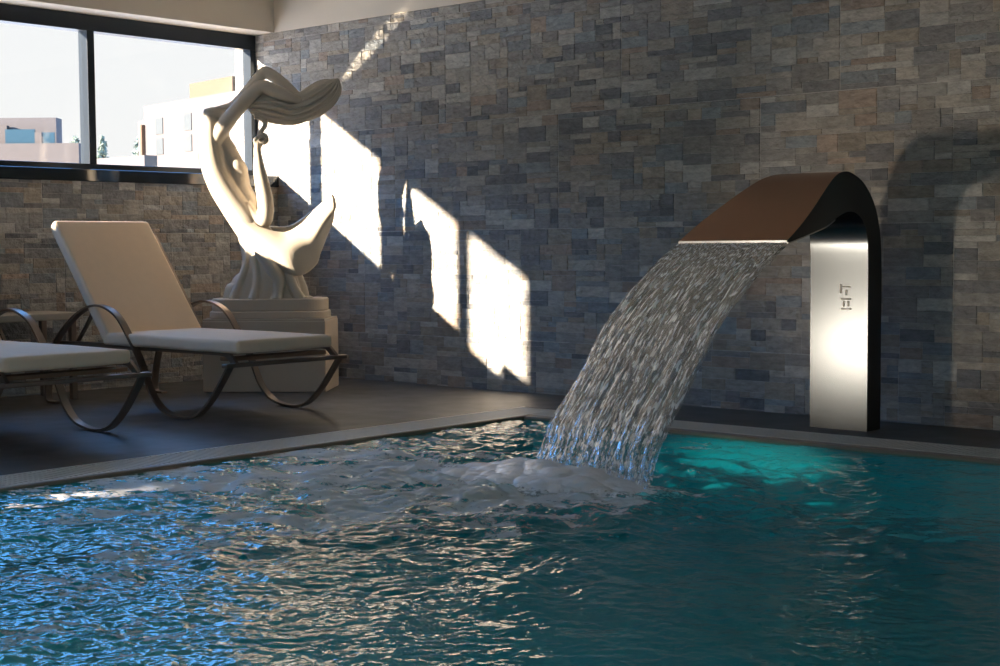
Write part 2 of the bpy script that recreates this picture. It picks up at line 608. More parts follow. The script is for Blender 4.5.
# ------------------------------------------------------------------ windows
FD = 0.10        # frame depth
def make_window(name, y0, y1, n, label):
    """Ribbon window along the left wall between y0 (near) and y1 (far)."""
    root = empty(name, (RX, y1, SILL))
    struct(root, label, 'window')
    L = lambda y: y - y1
    bm = bmesh.new()
    z0, z1 = 0.0, H - SILL
    add_box(bm, -FD, 0, L(y0), L(y1), z1 - 0.115, z1, 0.003)
    add_box(bm, -FD, 0, L(y0), L(y1), z0 - 0.02, z0 + 0.055, 0.003)
    add_box(bm, -FD, 0.0, L(y1) - 0.055, L(y1), z0 + 0.055, z1 - 0.115, 0.003)
    add_box(bm, -FD, 0.0, L(y0), L(y0) + 0.055, z0 + 0.055, z1 - 0.115, 0.003)
    bm_obj('window_frame', bm, M['dark_frame'], root)
    ys = [y1 - 1.51 - 1.537 * k for k in range(n - 1)]
    for y in ys:
        bm = bmesh.new()
        add_box(bm, -FD - .01, 0.004, L(y) - 0.03, L(y) + 0.03, z0 + 0.05, z1 - 0.11, 0.003)
        bm_obj('mullion', bm, M['dark_frame'], root)
    edges = [y1 - 0.055] + ys + [y0 + 0.055]
    for a, b in zip(edges, edges[1:]):
        bm = bmesh.new()
        add_box(bm, -0.066, -0.054, L(b) + (0.03 if b != edges[-1] else 0), L(a) - (0.03 if a != edges[0] else 0), z0 + 0.05, z1 - 0.11)
        bm_obj('window_pane', bm, M['glass'], root)
    bm = bmesh.new()
    add_box(bm, 0.0, 0.262, L(y0), L(y1), -0.085, 0.0, 0.004)
    bm_obj('window_sill', bm, M['sill'], root)
    return root
make_window('window_1', -6.13, 0.0, 4, 'ribbon window with dark frame over the stone wall')
make_window('window_2', YF, -11.6, 4, 'ribbon window further along the left wall, out of frame')

# ------------------------------------------------------------------ floor and pool
GW = 0.30
gx0, gy0 = 3.13, -0.68     # outer edge of the overflow channel
bm = bmesh.new()
add_box(bm, -0.5, gx0, YF, 0.05, -0.14, 0)
add_box(bm, gx0, XR, gy0, 0.05, -0.14, 0)
add_box(bm, PX1 + .06, XR, YF, gy0, -0.14, 0)
add_box(bm, gx0, PX1 + .06, YF, PY1 - .06, -0.14, 0)
fl = bm_obj('floor', bm, None)
struct(fl, 'dark grey tiled pool deck', 'floor')
def deck_mat():
    m, nt, out = new_mat('deck_tiles')
    p = N(nt, 'ShaderNodeBsdfPrincipled')
    tc = N(nt, 'ShaderNodeTexCoord')
    br = N(nt, 'ShaderNodeTexBrick', offset=0.5)
    br.inputs['Scale'].default_value = 1.0
    br.inputs['Brick Width'].default_value = 0.75
    br.inputs['Row Height'].default_value = 0.75
    br.inputs['Mortar Size'].default_value = 0.004
    br.inputs['Color1'].default_value = (0.092, 0.088, 0.083, 1)
    br.inputs['Color2'].default_value = (0.078, 0.076, 0.073, 1)
    br.inputs['Mortar'].default_value = (0.05, 0.05, 0.05, 1)
    nt.links.new(tc.outputs['Object'], br.inputs['Vector'])
    nz = N(nt, 'ShaderNodeTexNoise')
    nz.inputs['Scale'].default_value = 5
    nz.inputs['Detail'].default_value = 6
    nt.links.new(tc.outputs['Object'], nz.inputs['Vector'])
    rr = N(nt, 'ShaderNodeMapRange')
    rr.inputs['To Min'].default_value = 0.36
    rr.inputs['To Max'].default_value = 0.6
    nt.links.new(nz.outputs['Fac'], rr.inputs['Value'])
    nt.links.new(rr.outputs[0], p.inputs['Roughness'])
    nt.links.new(br.outputs['Color'], p.inputs['Base Color'])
    n2 = N(nt, 'ShaderNodeTexNoise')
    n2.inputs['Scale'].default_value = 40
    nt.links.new(tc.outputs['Object'], n2.inputs['Vector'])
    b = N(nt, 'ShaderNodeBump')
    b.inputs['Strength'].default_value = 0.15
    b.inputs['Distance'].default_value = 0.004
    nt.links.new(n2.outputs['Fac'], b.inputs['Height'])
    nt.links.new(b.outputs['Normal'], p.inputs['Normal'])
    nt.links.new(p.outputs[0], out.inputs[0])
    return m
fl.data.materials.append(deck_mat())

# basin
D = -1.5
bm = bmesh.new()
add_box(bm, PX0 - .06, PX1 + .06, PY1 - .06, PY0 + .06, D - 0.1, D)
add_box(bm, PX0 - .06, PX0, PY1 - .06, PY0 + .06, D, -0.06)
add_box(bm, PX1, PX1 + .06, PY1 - .06, PY0 + .06, D, -0.005)
add_box(bm, PX0 - .06, PX1 + .06, PY0, PY0 + .06, D, -0.06)
add_box(bm, PX0 - .06, PX1 + .06, PY1 - .06, PY1, D, -0.005)
struct(bm_obj('pool_basin', bm, M['basin']), 'teal lined basin of the swimming pool', 'pool')
# edge stones inside the channel
bm = bmesh.new()
add_box(bm, gx0 + GW, PX0 + 0.0, PY1 - .06, gy0 - GW, -0.06, 0.0, 0.006)
add_box(bm, PX0 + 0.0, PX1 + .06, PY0 - 0.0, gy0 - GW, -0.06, 0.0, 0.006)
struct(bm_obj('trim_1', bm, M['kerb']), 'beige tile lip along the water', 'pool edge')
bm = bmesh.new()
add_box(bm, gx0, gx0 + GW, PY1 - .06, gy0, -0.14, -0.06)
add_box(bm, gx0 + GW, PX1 + .06, gy0 - GW, gy0, -0.14, -0.06)
struct(bm_obj('trim_2', bm, M['gutter']), 'dark overflow channel under the grates', 'pool edge')

def grate(name, along, a0, a1, c0, c1, label):
    bm = bmesh.new()
    def bx(s0, s1, t0, t1, z0, z1):
        if along == 'y':
            add_box(bm, t0, t1, s0, s1, z0, z1)
        else:
            add_box(bm, s0, s1, t0, t1, z0, z1)
    bx(a0, a1, c0, c0 + 0.014, -0.03, 0.001)
    bx(a0, a1, c1 - 0.014, c1, -0.03, 0.001)
    for f in (0.3, 0.7):
        t = c0 + (c1 - c0) * f
        bx(a0, a1, t - .004, t + .004, -0.03, -0.012)
    s = a0 + 0.012
    while s < a1 - 0.01:
        bx(s, s + 0.0135, c0 + 0.012, c1 - 0.012, -0.010, 0.001)
        s += 0.029
    return tag(bm_obj(name, bm, M['grate']), label, 'drain grate')
grate('overflow_grate', 'y', -7.25, gy0 - 0.0, gx0 + .004, gx0 + GW - .004, 'pale slatted drain grate along the pool edge beside the loungers')
grate('overflow_grate', 'x', gx0 + GW, PX1, gy0 - GW + .004, gy0 - .004, 'slatted drain grate along the pool edge under the steel waterfall')

# ------------------------------------------------------------------ pool water
IMP = np.array([5.2, -2.66])
def water_fields(X, Y):
    dx, dy = X - IMP[0], Y - IMP[1]
    d = np.sqrt((dx / 1.15) ** 2 + dy ** 2)
    turb = np.exp(-(d / 1.3) ** 2)
    left = 1 / (1 + np.exp((X + 0.35 * Y - 4.3) * 2.2))       # choppy towards the loungers
    env = 0.32 + 0.75 * turb + 0.55 * left
    rng = np.random.RandomState(5)
    Z = np.zeros_like(X)
    wx = (fbm(X * 1.3, Y * 1.3, 3) - .5) * 0.5
    wy = (fbm(X * 1.3 + 40, Y * 1.3 + 9, 3) - .5) * 0.5
    for k in range(90):
        lam = 0.04 * (0.7 / 0.04) ** rng.rand()
        th = rng.rand() * 2 * PI
        a = 0.0017 * lam ** 0.6 * (0.6 + 0.8 * rng.rand())
        kk = 2 * PI / lam
        ph = kk * ((X + wx) * math.cos(th) + (Y + wy) * math.sin(th)) + rng.rand() * 6.28
        s = np.sin(ph)
        Z += a * (s + 0.25 * np.cos(2 * ph))
    ring = np.sin(2 * PI * (d - 0.1) / 0.24 + 2.2 * fbm(X * 3, Y * 3, 3)) * 0.006 * np.exp(-((d - 0.7) / 0.75) ** 2)
    Z = Z * env * 1.0 + ring
    Z += (fbm(X * 6, Y * 6, 4) - 0.47) * 0.035 * (0.15 + turb * 1.2 + 0.35 * left)
    # foam density
    fl_ = fbm(X * 2.2 + 3, Y * 2.2 + 8, 4)
    st = fbm((X + Y * .4) * 5 + 31, (Y - X * .4) * 9 + 2, 4)
    band = np.exp(-((dx + 0.30) / 0.95) ** 2 - ((dy + 0.20) / 0.50) ** 2)
    far = np.exp(-((dx + 1.2) / 1.3) ** 2 - ((dy + 0.75) / 1.2) ** 2)
    st2 = fbm((X + Y * .5) * 11 + 3, (Y - X * .5) * 22 + 12, 3)
    front = np.exp(-((dx - 0.05) / 0.75) ** 2 - ((dy + 0.50) / 0.38) ** 2)
    foam = 0.32 * front + 0.46 * band + 0.40 * far + 0.30 * left + 0.9 * (fl_ - 0.47) + 1.3 * (st - 0.47) + 0.6 * (st2 - 0.44)
    # calm towards the right and along the walls
    foam -= 0.25 / (1 + np.exp(-(X - 6.1) * 4))
    return Z, foam
def build_water():
    nx, ny = 720, 840
    xs = np.linspace(PX0, PX1, nx)
    ys = np.linspace(PY1, PY0, ny)
    X, Y = np.meshgrid(xs, ys)
    Z, foam = water_fields(X, Y)
    edge = np.minimum(np.minimum(X - PX0, PX1 - X), np.minimum(Y - PY1, PY0 - Y))
    Z = Z * np.clip(0.35 + edge * 4, 0, 1) + WZ
    V = np.stack([X, Y, Z], -1).reshape(-1, 3)
    idx = np.arange(nx * ny).reshape(ny, nx)
    F = np.stack([idx[:-1, :-1], idx[:-1, 1:], idx[1:, 1:], idx[1:, :-1]], -1).reshape(-1, 4)
    me = bpy.data.meshes.new('pool_water')
    me.vertices.add(len(V))
    me.vertices.foreach_set('co', V.reshape(-1).astype(np.float32))
    me.loops.add(F.size)
    me.loops.foreach_set('vertex_index', F.reshape(-1).astype(np.int32))
    me.polygons.add(len(F))
    me.polygons.foreach_set('loop_start', np.arange(0, F.size, 4, dtype=np.int32))
    me.polygons.foreach_set('loop_total', np.full(len(F), 4, dtype=np.int32))
    me.update(calc_edges=True)
    me.polygons.foreach_set('use_smooth', [True] * len(F))
    at = me.attributes.new('foam', 'FLOAT', 'POINT')
    at.data.foreach_set('value', foam.reshape(-1).astype(np.float32))
    me.materials.append(M['water'])
    return link(bpy.data.objects.new('pool_water', me))
pw = build_water()
struct(pw, 'rippled teal water of the indoor pool', 'water')

def build_foam():
    nx, ny = 420, 240
    xs = np.linspace(IMP[0] - 1.35, IMP[0] + .75, nx)
    ys = np.linspace(IMP[1] - 0.62, IMP[1] + 0.42, ny)
    X, Y = np.meshgrid(xs, ys)
    dx, dy = X - IMP[0], Y - IMP[1]
    dens = np.exp(-((dx + 0.22) / 0.62) ** 2 - ((dy + .03) / 0.26) ** 2)
    n = fbm(X * 5, Y * 7, 4)
    n2 = fbm(X * 14 + 5, Y * 16, 3)
    base = WZ - 0.05 + dens * (0.05 + 0.075 * n) + 0.010 * n2
    Z = base.copy()
    rg = np.random.RandomState(21)
    # heaped bubbles: many rounded caps of mixed size riding on the swell
    for k in range(1500):
        cx = rg.normal(-0.22, 0.42); cy_ = rg.normal(-0.03, 0.17)
        dd = math.exp(-((cx + 0.22) / 0.62) ** 2 - ((cy_ + .03) / 0.26) ** 2)
        r = 0.012 + 0.05 * rg.rand() ** 2.2 * (0.4 + dd)
        ix = int((cx + 1.35) / 2.10 * (nx - 1)); iy = int((cy_ + .62) / 1.04 * (ny - 1))
        if not (14 < ix < nx - 14 and 20 < iy < ny - 20):
            continue
        wx_ = int(r * 1.5 / 2.10 * nx) + 1; wy_ = int(r / 1.04 * ny) + 1
        sl = (slice(max(iy - wy_, 0), iy + wy_ + 1), slice(max(ix - wx_, 0), ix + wx_ + 1))
        d2 = ((dx[sl] - cx) / 1.35) ** 2 + (dy[sl] - cy_) ** 2
        cap = base[iy, ix] + 0.55 * (np.sqrt(np.maximum(r * r - d2, 0)) - r * 0.35)
        Z[sl] = np.where(d2 < r * r, np.maximum(Z[sl], cap), Z[sl])
    for _ in range(2):
        Z[1:-1, 1:-1] = 0.4 * Z[1:-1, 1:-1] + 0.15 * (Z[:-2, 1:-1] + Z[2:, 1:-1] + Z[1:-1, :-2] + Z[1:-1, 2:])
    V = np.stack([X, Y, Z], -1).reshape(-1, 3)
    idx = np.arange(nx * ny).reshape(ny, nx)
    F = np.stack([idx[:-1, :-1], idx[:-1, 1:], idx[1:, 1:], idx[1:, :-1]], -1).reshape(-1, 4)
    o = mesh_obj('foam', V.tolist(), F.tolist(), M['foam'], smooth=True)
    at = o.data.attributes.new('foam', 'FLOAT', 'POINT')
    fo = dens * 1.5 + 0.6 * (n - 0.47) - 0.1
    at.data.foreach_set('value', fo.reshape(-1).astype(np.float32))
    return o
tag(build_foam(), 'grey white churned foam where the falling water hits the pool', 'foam', kind='stuff')

# ------------------------------------------------------------------ steel waterfall (cobra jet)
SX = 5.19       # centre line
def halfw(y):
    t = min(max((-y - 0.55) / 0.97, 0), 1)
    return 0.17 + 0.135 * t * t * (3 - 2 * t) * 1.0
outer = [(-.335, 0.0), (-.335, .45), (-.335, .90), (-.365, 1.09), (-.43, 1.215), (-.54, 1.31), (-.66, 1.352), (-.77, 1.36), (-.90, 1.335), (-1.05, 1.268), (-1.28, 1.145), (-1.525, 1.012)]
inner = [(-.485, 0.0), (-.485, .45), (-.485, .90), (-.50, 1.04), (-.55, 1.115), (-.62, 1.15), (-.70, 1.158), (-.79, 1.146), (-.92, 1.115), (-1.06, 1.08), (-1.28, 1.045), (-1.525, 1.002)]
oc = [Vector((0, p[0], p[1])) for p in catmull(outer, 6)]
ic = [Vector((0, p[0], p[1])) for p in catmull(inner, 6)]
wf = empty('pool_waterfall', (SX, -0.41, 0))
tag(wf, 'curved steel waterfall spout on a flat post at the pool edge', 'water feature')
def strip(name, A, sel, mat, flip=False, th=0.004):
    """Sheet-metal strip across the width of the arch."""
    V, F = [], []
    for p in A:
        w = halfw(p.y)
        V += [(-w, p.y + .41, p.z), (w, p.y + .41, p.z)]
    for i in range(len(A) - 1):
        F.append((2 * i, 2 * i + 1, 2 * i + 3, 2 * i + 2))
    o = mesh_obj(name, V, F, mat, wf, smooth=True)
    return o
ntop = next(i for i, p in enumerate(oc) if p.y <= -0.40)
strip('outer_skin', oc, None, M['steel_warm'])
strip('front_plate', ic, None, M['steel'])
for s in (-1, 1):
    V, F = [], []
    for a, b in zip(oc, ic):
        V += [(s * halfw(a.y), a.y + .41, a.z), (s * halfw(b.y), b.y + .41, b.z)]
    for i in range(len(oc) - 1):
        F.append((2 * i, 2 * i + 1, 2 * i + 3, 2 * i + 2))
    mesh_obj('side_cheek', V, F, M['cheek'], wf, smooth=False)
# engraved plate mark
bm = bmesh.new()
for k, (x, z, w, h) in enumerate(((0.012, .755, .012, .05), (.045, .765, .05, .008), (.045, .735, .012, .03), (.045, .70, .06, .01), (.03, .675, .01, .03), (.058, .675, .01, .03), (.045, .648, .06, .008))):
    add_box(bm, x - w / 2, x + w / 2, -.0768, -.0755, z - h / 2, z + h / 2)
bm_obj('engraved_mark', bm, M['mark'], wf)
bm = bmesh.new()
wl_ = halfw(-1.525)
add_box(bm, -wl_, wl_, -1.525 + .41 - .006, -1.525 + .41 + .006, 1.0, 1.013, .001)
for s in (-1, 1):
    pa = [Vector((s * (halfw(p.y) + .001), p.y + .41, p.z - .003)) for p in ic if p.y < -.92]
    sweep_bar(bm, pa, .006, .006, (1, 0, 0))
bm_obj('lip_edge', bm, M['lit_edge'], wf)  # pale strip paints the light caught along the lip and lower edges

# ------------------------------------------------------------------ falling water sheet
fall = catmull([(-1.54, 1.0), (-1.64, .95), (-1.82, .845), (-2.10, .645), (-2.31, .43), (-2.51, .215), (-2.60, .07), (-2.645, -.03)], 30)
def build_sheet(name, off, seed, mat, parent=None):
    ns, ntt = 150, len(fall)
    T = np.linspace(0, 1, ntt)
    S = np.linspace(0, 1, ns)
    SS, TT = np.meshgrid(S, T)
    yy = np.array([p[0] for p in fall])
    zz = np.array([p[1] for p in fall])
    ty = np.gradient(yy); tz = np.gradient(zz)
    ln = np.sqrt(ty ** 2 + tz ** 2)
    ny_, nz_ = -tz / ln, ty / ln            # normal in the fall plane
    amp = 0.004 + 0.022 * np.clip(TT * 1.6, 0, 1)
    dn = (fbm(SS * 34 + seed, TT * 5 + seed, 3) - .45) * 2 * amp
    wid = 0.302 + 0.012 * TT
    fray = (fbm(TT * 14 + seed, SS * 0 + 3.1, 3) - .45) * 0.03 * TT
    X = SX + (SS * 2 - 1) * (wid + fray)
    Y = yy[:, None] + ny_[:, None] * (dn + off)
    Z = zz[:, None] + nz_[:, None] * (dn + off)
    V = np.stack([X, Y, Z], -1).reshape(-1, 3)
    idx = np.arange(ns * ntt).reshape(ntt, ns)
    F = np.stack([idx[:-1, :-1], idx[:-1, 1:], idx[1:, 1:], idx[1:, :-1]], -1).reshape(-1, 4)
    o = mesh_obj(name, V.tolist(), F.tolist(), mat, parent, smooth=True)
    uvl = o.data.uv_layers.new(name='flow')
    li = F.reshape(-1)
    uv = np.stack([SS.reshape(-1)[li], TT.reshape(-1)[li] * 2 + off * 40], -1).astype(np.float32)
    uvl.data.foreach_set('uv', uv.reshape(-1))
    return o
ws = build_sheet('water_sheet', 0.0, 1.0, M['sheet'])
tag(ws, 'broad sheet of streaked water falling from the steel spout into the pool', 'falling water')
build_sheet('rear_water_layer', 0.018, 9.0, M['sheet_rear'], ws)

# ------------------------------------------------------------------ statue in the corner
K = 1 / 143.0
def sp(x, y, w=0.0):
    """Outline measurements in 1/143 units, statue frame: right, towards the viewer, up."""
    return ((x - 266) * K, -w * K, (318 - y) * K)
ANG = 0.7283
ped_c = (0.985, -0.90)
pd = empty('pedestal', (ped_c[0], ped_c[1], 0), math.atan2(.52, .68))
tag(pd, 'square stone block in the corner carrying the statue', 'pedestal')
bm = bmesh.new()
add_box(bm, -.43, .43, -.23, .25, 0.0, 0.49, 0.008)
bm_obj('block', bm, M['pedestal'], pd)
bm = bmesh.new()
add_box(bm, -.425, .425, -.225, .245, 0.49, 0.503, 0.003)
bm_obj('top_slab', bm, M['pedestal'], pd)

st = empty('statue', (ped_c[0], ped_c[1], 0.503), ANG)
tag(st, 'white statue of a woman arching back with flowing hair and billowing drapery', 'statue')
def sp2(x, y, w=0.0):
    a = sp(x, y, w)
    return a
def T(pts):
    return [sp(p[0], p[1], p[3]) + (p[2] * K,) + ((p[4],) if len(p) > 4 else (1.0,)) for p in pts]
# plinth: two rounded tiers
def rounded_slab(bm, hw, hd, z0, z1, r, n=10):
    pts = []
    for cx, cy, a0 in ((hw - r, hd - r, 0), (-hw + r, hd - r, 90), (-hw + r, -hd + r, 180), (hw - r, -hd + r, 270)):
        for k in range(n + 1):
            a = math.radians(a0 + 90 * k / n)
            pts.append((cx + r * math.cos(a), cy + r * math.sin(a)))
    prof = [(-.006, z0), (0, z0 + .006), (0, z1 - .008), (-.008, z1)]
    rings = []
    for d, z in prof:
        rings.append([bm.verts.new((x * (1 + d / hw), y * (1 + d / hd), z)) for x, y in pts])
    for a, b in zip(rings, rings[1:]):
        for k in range(len(pts)):
            bm.faces.new((a[k], a[(k + 1) % len(pts)], b[(k + 1) % len(pts)], b[k]))
    bm.faces.new(rings[0][::-1])
    bm.faces.new(rings[-1])
bm = bmesh.new()
rounded_slab(bm, .412, .205, 0.0, 0.052, .13)
rounded_slab(bm, .398, .192, 0.052, 0.138, .13)
bm_obj('plinth', bm, M['pedestal'], st)

def remesh(name, bm, voxel, mat, parent, smooth_it=4):
    me = bpy.data.meshes.new(name + '_raw')
    bmesh.ops.recalc_face_normals(bm, faces=bm.faces[:])
    bm.to_mesh(me)
    bm.free()
    o = link(bpy.data.objects.new(name + '_raw', me))
    r = o.modifiers.new('r', 'REMESH')
    r.mode = 'VOXEL'
    r.voxel_size = voxel
    s = o.modifiers.new('s', 'SMOOTH')
    s.iterations = smooth_it
    s.factor = 0.5
    nm = baked(o, name)
    bpy.data.objects.remove(o)
    nm.materials.clear()
    nm.materials.append(mat)
    nm.polygons.foreach_set('use_smooth', [True] * len(nm.polygons))
    return link(bpy.data.objects.new(name, nm), parent)

def sheet(bm, rows, thick, n=6):
    """Thick cloth through rows of (x, y, w) outline points."""
    R = [catmull([sp(*p) for p in r], n) for r in rows]
    cols = len(R[0])
    G = []
    for j in range(cols):
        G.append(catmull([r[j] for r in R], n))
    G = np.array(G)          # cols x rows x 3
    a, b = G.shape[:2]
    du = np.gradient(G, axis=0)
    dv = np.gradient(G, axis=1)
    nn = np.cross(du, dv)
    nn /= np.maximum(np.linalg.norm(nn, axis=2, keepdims=True), 1e-9)
    A = G + nn * thick / 2
    B = G - nn * thick / 2
    va = [[bm.verts.new(tuple(A[i, j])) for j in range(b)] for i in range(a)]
    vb = [[bm.verts.new(tuple(B[i, j])) for j in range(b)] for i in range(a)]
    for i in range(a - 1):
        for j in range(b - 1):
            bm.faces.new((va[i][j], va[i + 1][j], va[i + 1][j + 1], va[i][j + 1]))
            bm.faces.new((vb[i][j], vb[i][j + 1], vb[i + 1][j + 1], vb[i + 1][j]))
    for i in range(a - 1):
        bm.faces.new((va[i][0], vb[i][0], vb[i + 1][0], va[i + 1][0]))
        bm.faces.new((va[i][-1], va[i + 1][-1], vb[i + 1][-1], vb[i][-1]))
    for j in range(b - 1):
        bm.faces.new((va[0][j], va[0][j + 1], vb[0][j + 1], vb[0][j]))
        bm.faces.new((va[-1][j], vb[-1][j], vb[-1][j + 1], va[-1][j + 1]))

# body: torso, arms (one continuous surface)
bm = bmesh.new()
# torso: back on the left, arching up to the shoulders   (x, y, radius, towards viewer, depth factor)
tube(bm, T([(252, 240, 13, 2, .9), (244, 224, 15, 2, .95), (231, 205, 14, 2, 1.0), (220, 186, 14, 1, 1.05), (213, 166, 14.5, 0, 1.15), (210, 146, 13.5, 0, 1.3), (210, 128, 11, 0, 1.5), (211, 117, 7, 0, 1.8), (212, 112, 3, 0, 2.0)]), 28, 8)
# front of the chest and belly
tube(bm, T([(258, 222, 6, -3), (249, 205, 8, -3), (240, 190, 8.5, -3), (236, 178, 10, -3), (233, 168, 10, -2), (226, 152, 9, 0), (220, 140, 8.5, 3), (222, 128, 7.5, 7)]), 20, 8)
tube(bm, T([(228, 158, 6, 2), (235, 166, 8, 2), (239.5, 172, 6.5, 1), (238, 182, 6, -1), (243, 194, 5.5, -2)]), 18, 6)
# near arm: shoulder up to the elbow, then back into the hair
tube(bm, T([(214, 150, 6, 7), (218, 137, 7.5, 9), (228, 123, 7.5, 11), (242, 107, 7.2, 12), (255, 94.5, 7, 12), (263, 90, 7.2, 12), (274, 93.5, 7, 12), (288, 99, 6.2, 11), (301, 104, 4, 8)]), 18, 8)
# far arm
tube(bm, T([(204, 113, 4, -8), (218, 111, 5.5, -9), (232, 106, 6, -10), (247, 89, 6, -11), (259, 75, 5.8, -11), (264, 73, 6, -11), (274, 79, 6, -10), (286, 89, 5.5, -9), (297, 98, 3.5, -7)]), 18, 8)
# shoulder slab
tube(bm, T([(203, 114, 4, 2, 2.4), (212, 115, 7, 1, 1.8), (224, 117, 7, 0, 1.5)]), 18, 6)
# lower arm folded up with the hand at the lock of hair
tube(bm, T([(243, 205, 6, 5), (252, 217, 7, 6), (261, 222, 7.5, 7), (264, 212, 8, 8), (263, 198, 8, 8), (260.5, 184, 7.2, 8), (258, 170, 6, 8), (257, 158, 4.2, 8), (256.5, 150, 3.6, 8), (258, 145, 4.2, 8)]), 18, 8)
tube(bm, T([(256, 147, 3.4, 9), (259, 141, 4.2, 9), (263, 138, 4, 9), (265, 142, 3.4, 9), (262, 145, 2.4, 10)]), 14, 6)
for k in range(4):
    tube(bm, T([(257.5 + k * .9, 139.5 - k * .5, 1.6, 11 - k * 2), (262 + k * .5, 136.5, 1.7, 12 - k * 2), (265.5, 139 + k, 1.6, 11.5 - k * 2), (264, 142.5, 1.4, 11 - k * 2)]), 10, 5)
tube(bm, T([(256, 146, 1.8, 10), (254.5, 142, 1.7, 12), (257, 138.5, 1.4, 13)]), 10, 5)
remesh('body', bm, 0.0062, M['marble'], st, 3)

# hair
bm = bmesh.new()
tube(bm, T([(244, 107, 1.5, 0), (250, 106.5, 8, 0), (262, 106, 14, 0, 1.0), (276, 108, 15.5, 0, 1.0), (290, 111, 14, 0, .95), (303, 108, 13.5, 0, .85), (314, 102, 14, 0, .7), (324, 95, 13, 0, .55), (332, 88, 9, 0, .4), (337, 81, 1.2, 0, .3)]), 160, 14, groove=0.13, ng=15)
hair = bm_obj('hair', bm, M['marble'], st, smooth=True)
bm = bmesh.new()
tube(bm, T([(255, 116, 4.5, 3), (262, 120, 3.4, 4), (264.5, 126, 2.4, 6), (261.5, 132, 2.2, 8), (258.5, 136, 2.0, 9), (259, 141, 1.8, 11)]), 14, 8)
tube(bm, T([(262, 140, 1.4, 14), (264.5, 141.5, 1.3, 14), (263, 144.5, 1.2, 14), (260, 143.5, 1.1, 14), (260, 140.5, 1.0, 14), (262.5, 139, .8, 14.5)]), 10, 6)
bm_obj('hair_lock', bm, M['marble'], st, smooth=True)

# drapery
bm = bmesh.new()
# skirt around the legs, flaring down to the plinth
tube(bm, T([(246, 222, 14, 2, .85), (254, 240, 18, 2, .8), (261, 256, 23, 2, .75), (265, 270, 30, 2, .62), (265, 285, 37, 2, .53), (264, 294, 42, 2, .49), (264, 301, 45, 2, .48)]), 96, 10, groove=.045, ng=9)
# forward leg pushing through the cloth, and folds
tube(bm, T([(252, 236, 9, 13), (262, 252, 8.5, 17), (272, 268, 8, 19), (278, 280, 6.5, 19), (277, 292, 5.5, 20), (276, 300, 6.5, 22)]), 20, 8)
tube(bm, T([(284, 264, 4.5, 15), (288, 278, 5, 17), (293, 290, 5, 19), (299, 300, 6, 20)]), 16, 8)
tube(bm, T([(247, 250, 4.5, 11), (244, 268, 4.5, 14), (238, 284, 4.5, 16), (231, 300, 5, 17)]), 16, 8)
tube(bm, T([(253, 256, 4, 15), (256, 275, 4, 18), (255, 290, 4.5, 20), (252, 300, 5, 23)]), 16, 8)
# billowing swath, front: rows from the upper rim to the lower hem
sheet(bm, [
    [(236, 212, 6), (250, 224, 12), (266, 231, 14), (284, 233.5, 10), (299, 225, 4), (312, 211, 0), (329, 195, -4)],
    [(236, 220, 13), (251, 231, 19), (268, 238, 21), (286, 240, 18), (302, 231, 11), (316, 216, 6), (331, 201, -1)],
    [(238, 228, 15), (252, 241, 22), (270, 249, 26), (288, 250, 25), (305, 242, 17), (319, 226, 13), (331.5, 210, 5)],
    [(241, 236, 13), (256, 249, 19), (274, 259, 24), (291, 262, 26), (308, 254, 16), (317, 240, 12), (329, 222, 4)],
    [(243, 242, 9), (258, 253, 14), (276, 265, 19), (296, 275, 21), (312, 266, 12), (318, 251, 9), (323, 234, 2)]], 4.0 * K, 5)
# back of the swath, its rim showing above the hollow
sheet(bm, [
    [(252, 222, 2), (266, 226.5, -8), (284, 226, -15), (299, 217, -16), (313, 206, -13), (329, 195, -4)],
    [(254, 234, -4), (270, 240, -14), (288, 240, -20), (304, 230, -20), (318, 214, -13), (331, 201, -2)],
    [(256, 246, -4), (272, 254, -12), (291, 255, -14), (306, 247, -8), (319, 229, 2), (331.5, 211, 4)],
    [(258, 253, 10), (276, 265, 17), (296, 275, 20), (312, 266, 11), (317.5, 251, 8), (323, 234, 2)]], 4.0 * K, 5)
remesh('drapery', bm, 0.006, M['marble'], st, 2)

# ------------------------------------------------------------------ sun loungers
def bar_path(pts, y):
    return [(p[0], y, p[1]) for p in catmull(pts, 8)]
FRAME = [(0.655, .36), (.70, .42), (.80, .50), (.93, .58), (1.08, .635), (1.22, .64), (1.37, .585), (1.49, .465), (1.585, .345), (1.655, .23), (1.72, .125), (1.82, .045), (1.95, .012), (2.07, .012), (2.17, .042), (2.28, .125), (2.38, .235), (2.462, .335)]
RAIL = [(.62, .388), (.9, .392), (1.5, .398), (2.2, .402), (2.36, .400), (2.405, .385), (2.465, .338)]
def superbox(bm, x0, x1, y0, y1, z0, z1, r, puff=0.0):
    b = bmesh.new()
    bmesh.ops.create_cube(b, size=1.0)
    for v in b.verts:
        v.co = Vector(((x0 + x1) / 2 + v.co.x * (x1 - x0), (y0 + y1) / 2 + v.co.y * (y1 - y0), (z0 + z1) / 2 + v.co.z * (z1 - z0)))
    bmesh.ops.bevel(b, geom=b.edges[:], offset=r, segments=4, affect='EDGES', profile=0.6)
    bmesh.ops.subdivide_edges(b, edges=[e for e in b.edges if e.calc_length() > 0.15], cuts=9, use_grid_fill=True)
    cx, cy, cz = (x0 + x1) / 2, (y0 + y1) / 2, (z0 + z1) / 2
    for v in b.verts:
        u = (v.co.x - cx) / (x1 - x0) * 2
        w = (v.co.y - cy) / (y1 - y0) * 2
        k = max(0, 1 - u * u) * max(0, 1 - w * w)
        v.co.z += (puff * k * 1.0 if v.co.z > cz else 0) + 0.003 * mnoise.noise(v.co * 5)
    t = bpy.data.meshes.new('t')
    b.to_mesh(t)
    b.free()
    bm.from_mesh(t)
    bpy.data.meshes.remove(t)

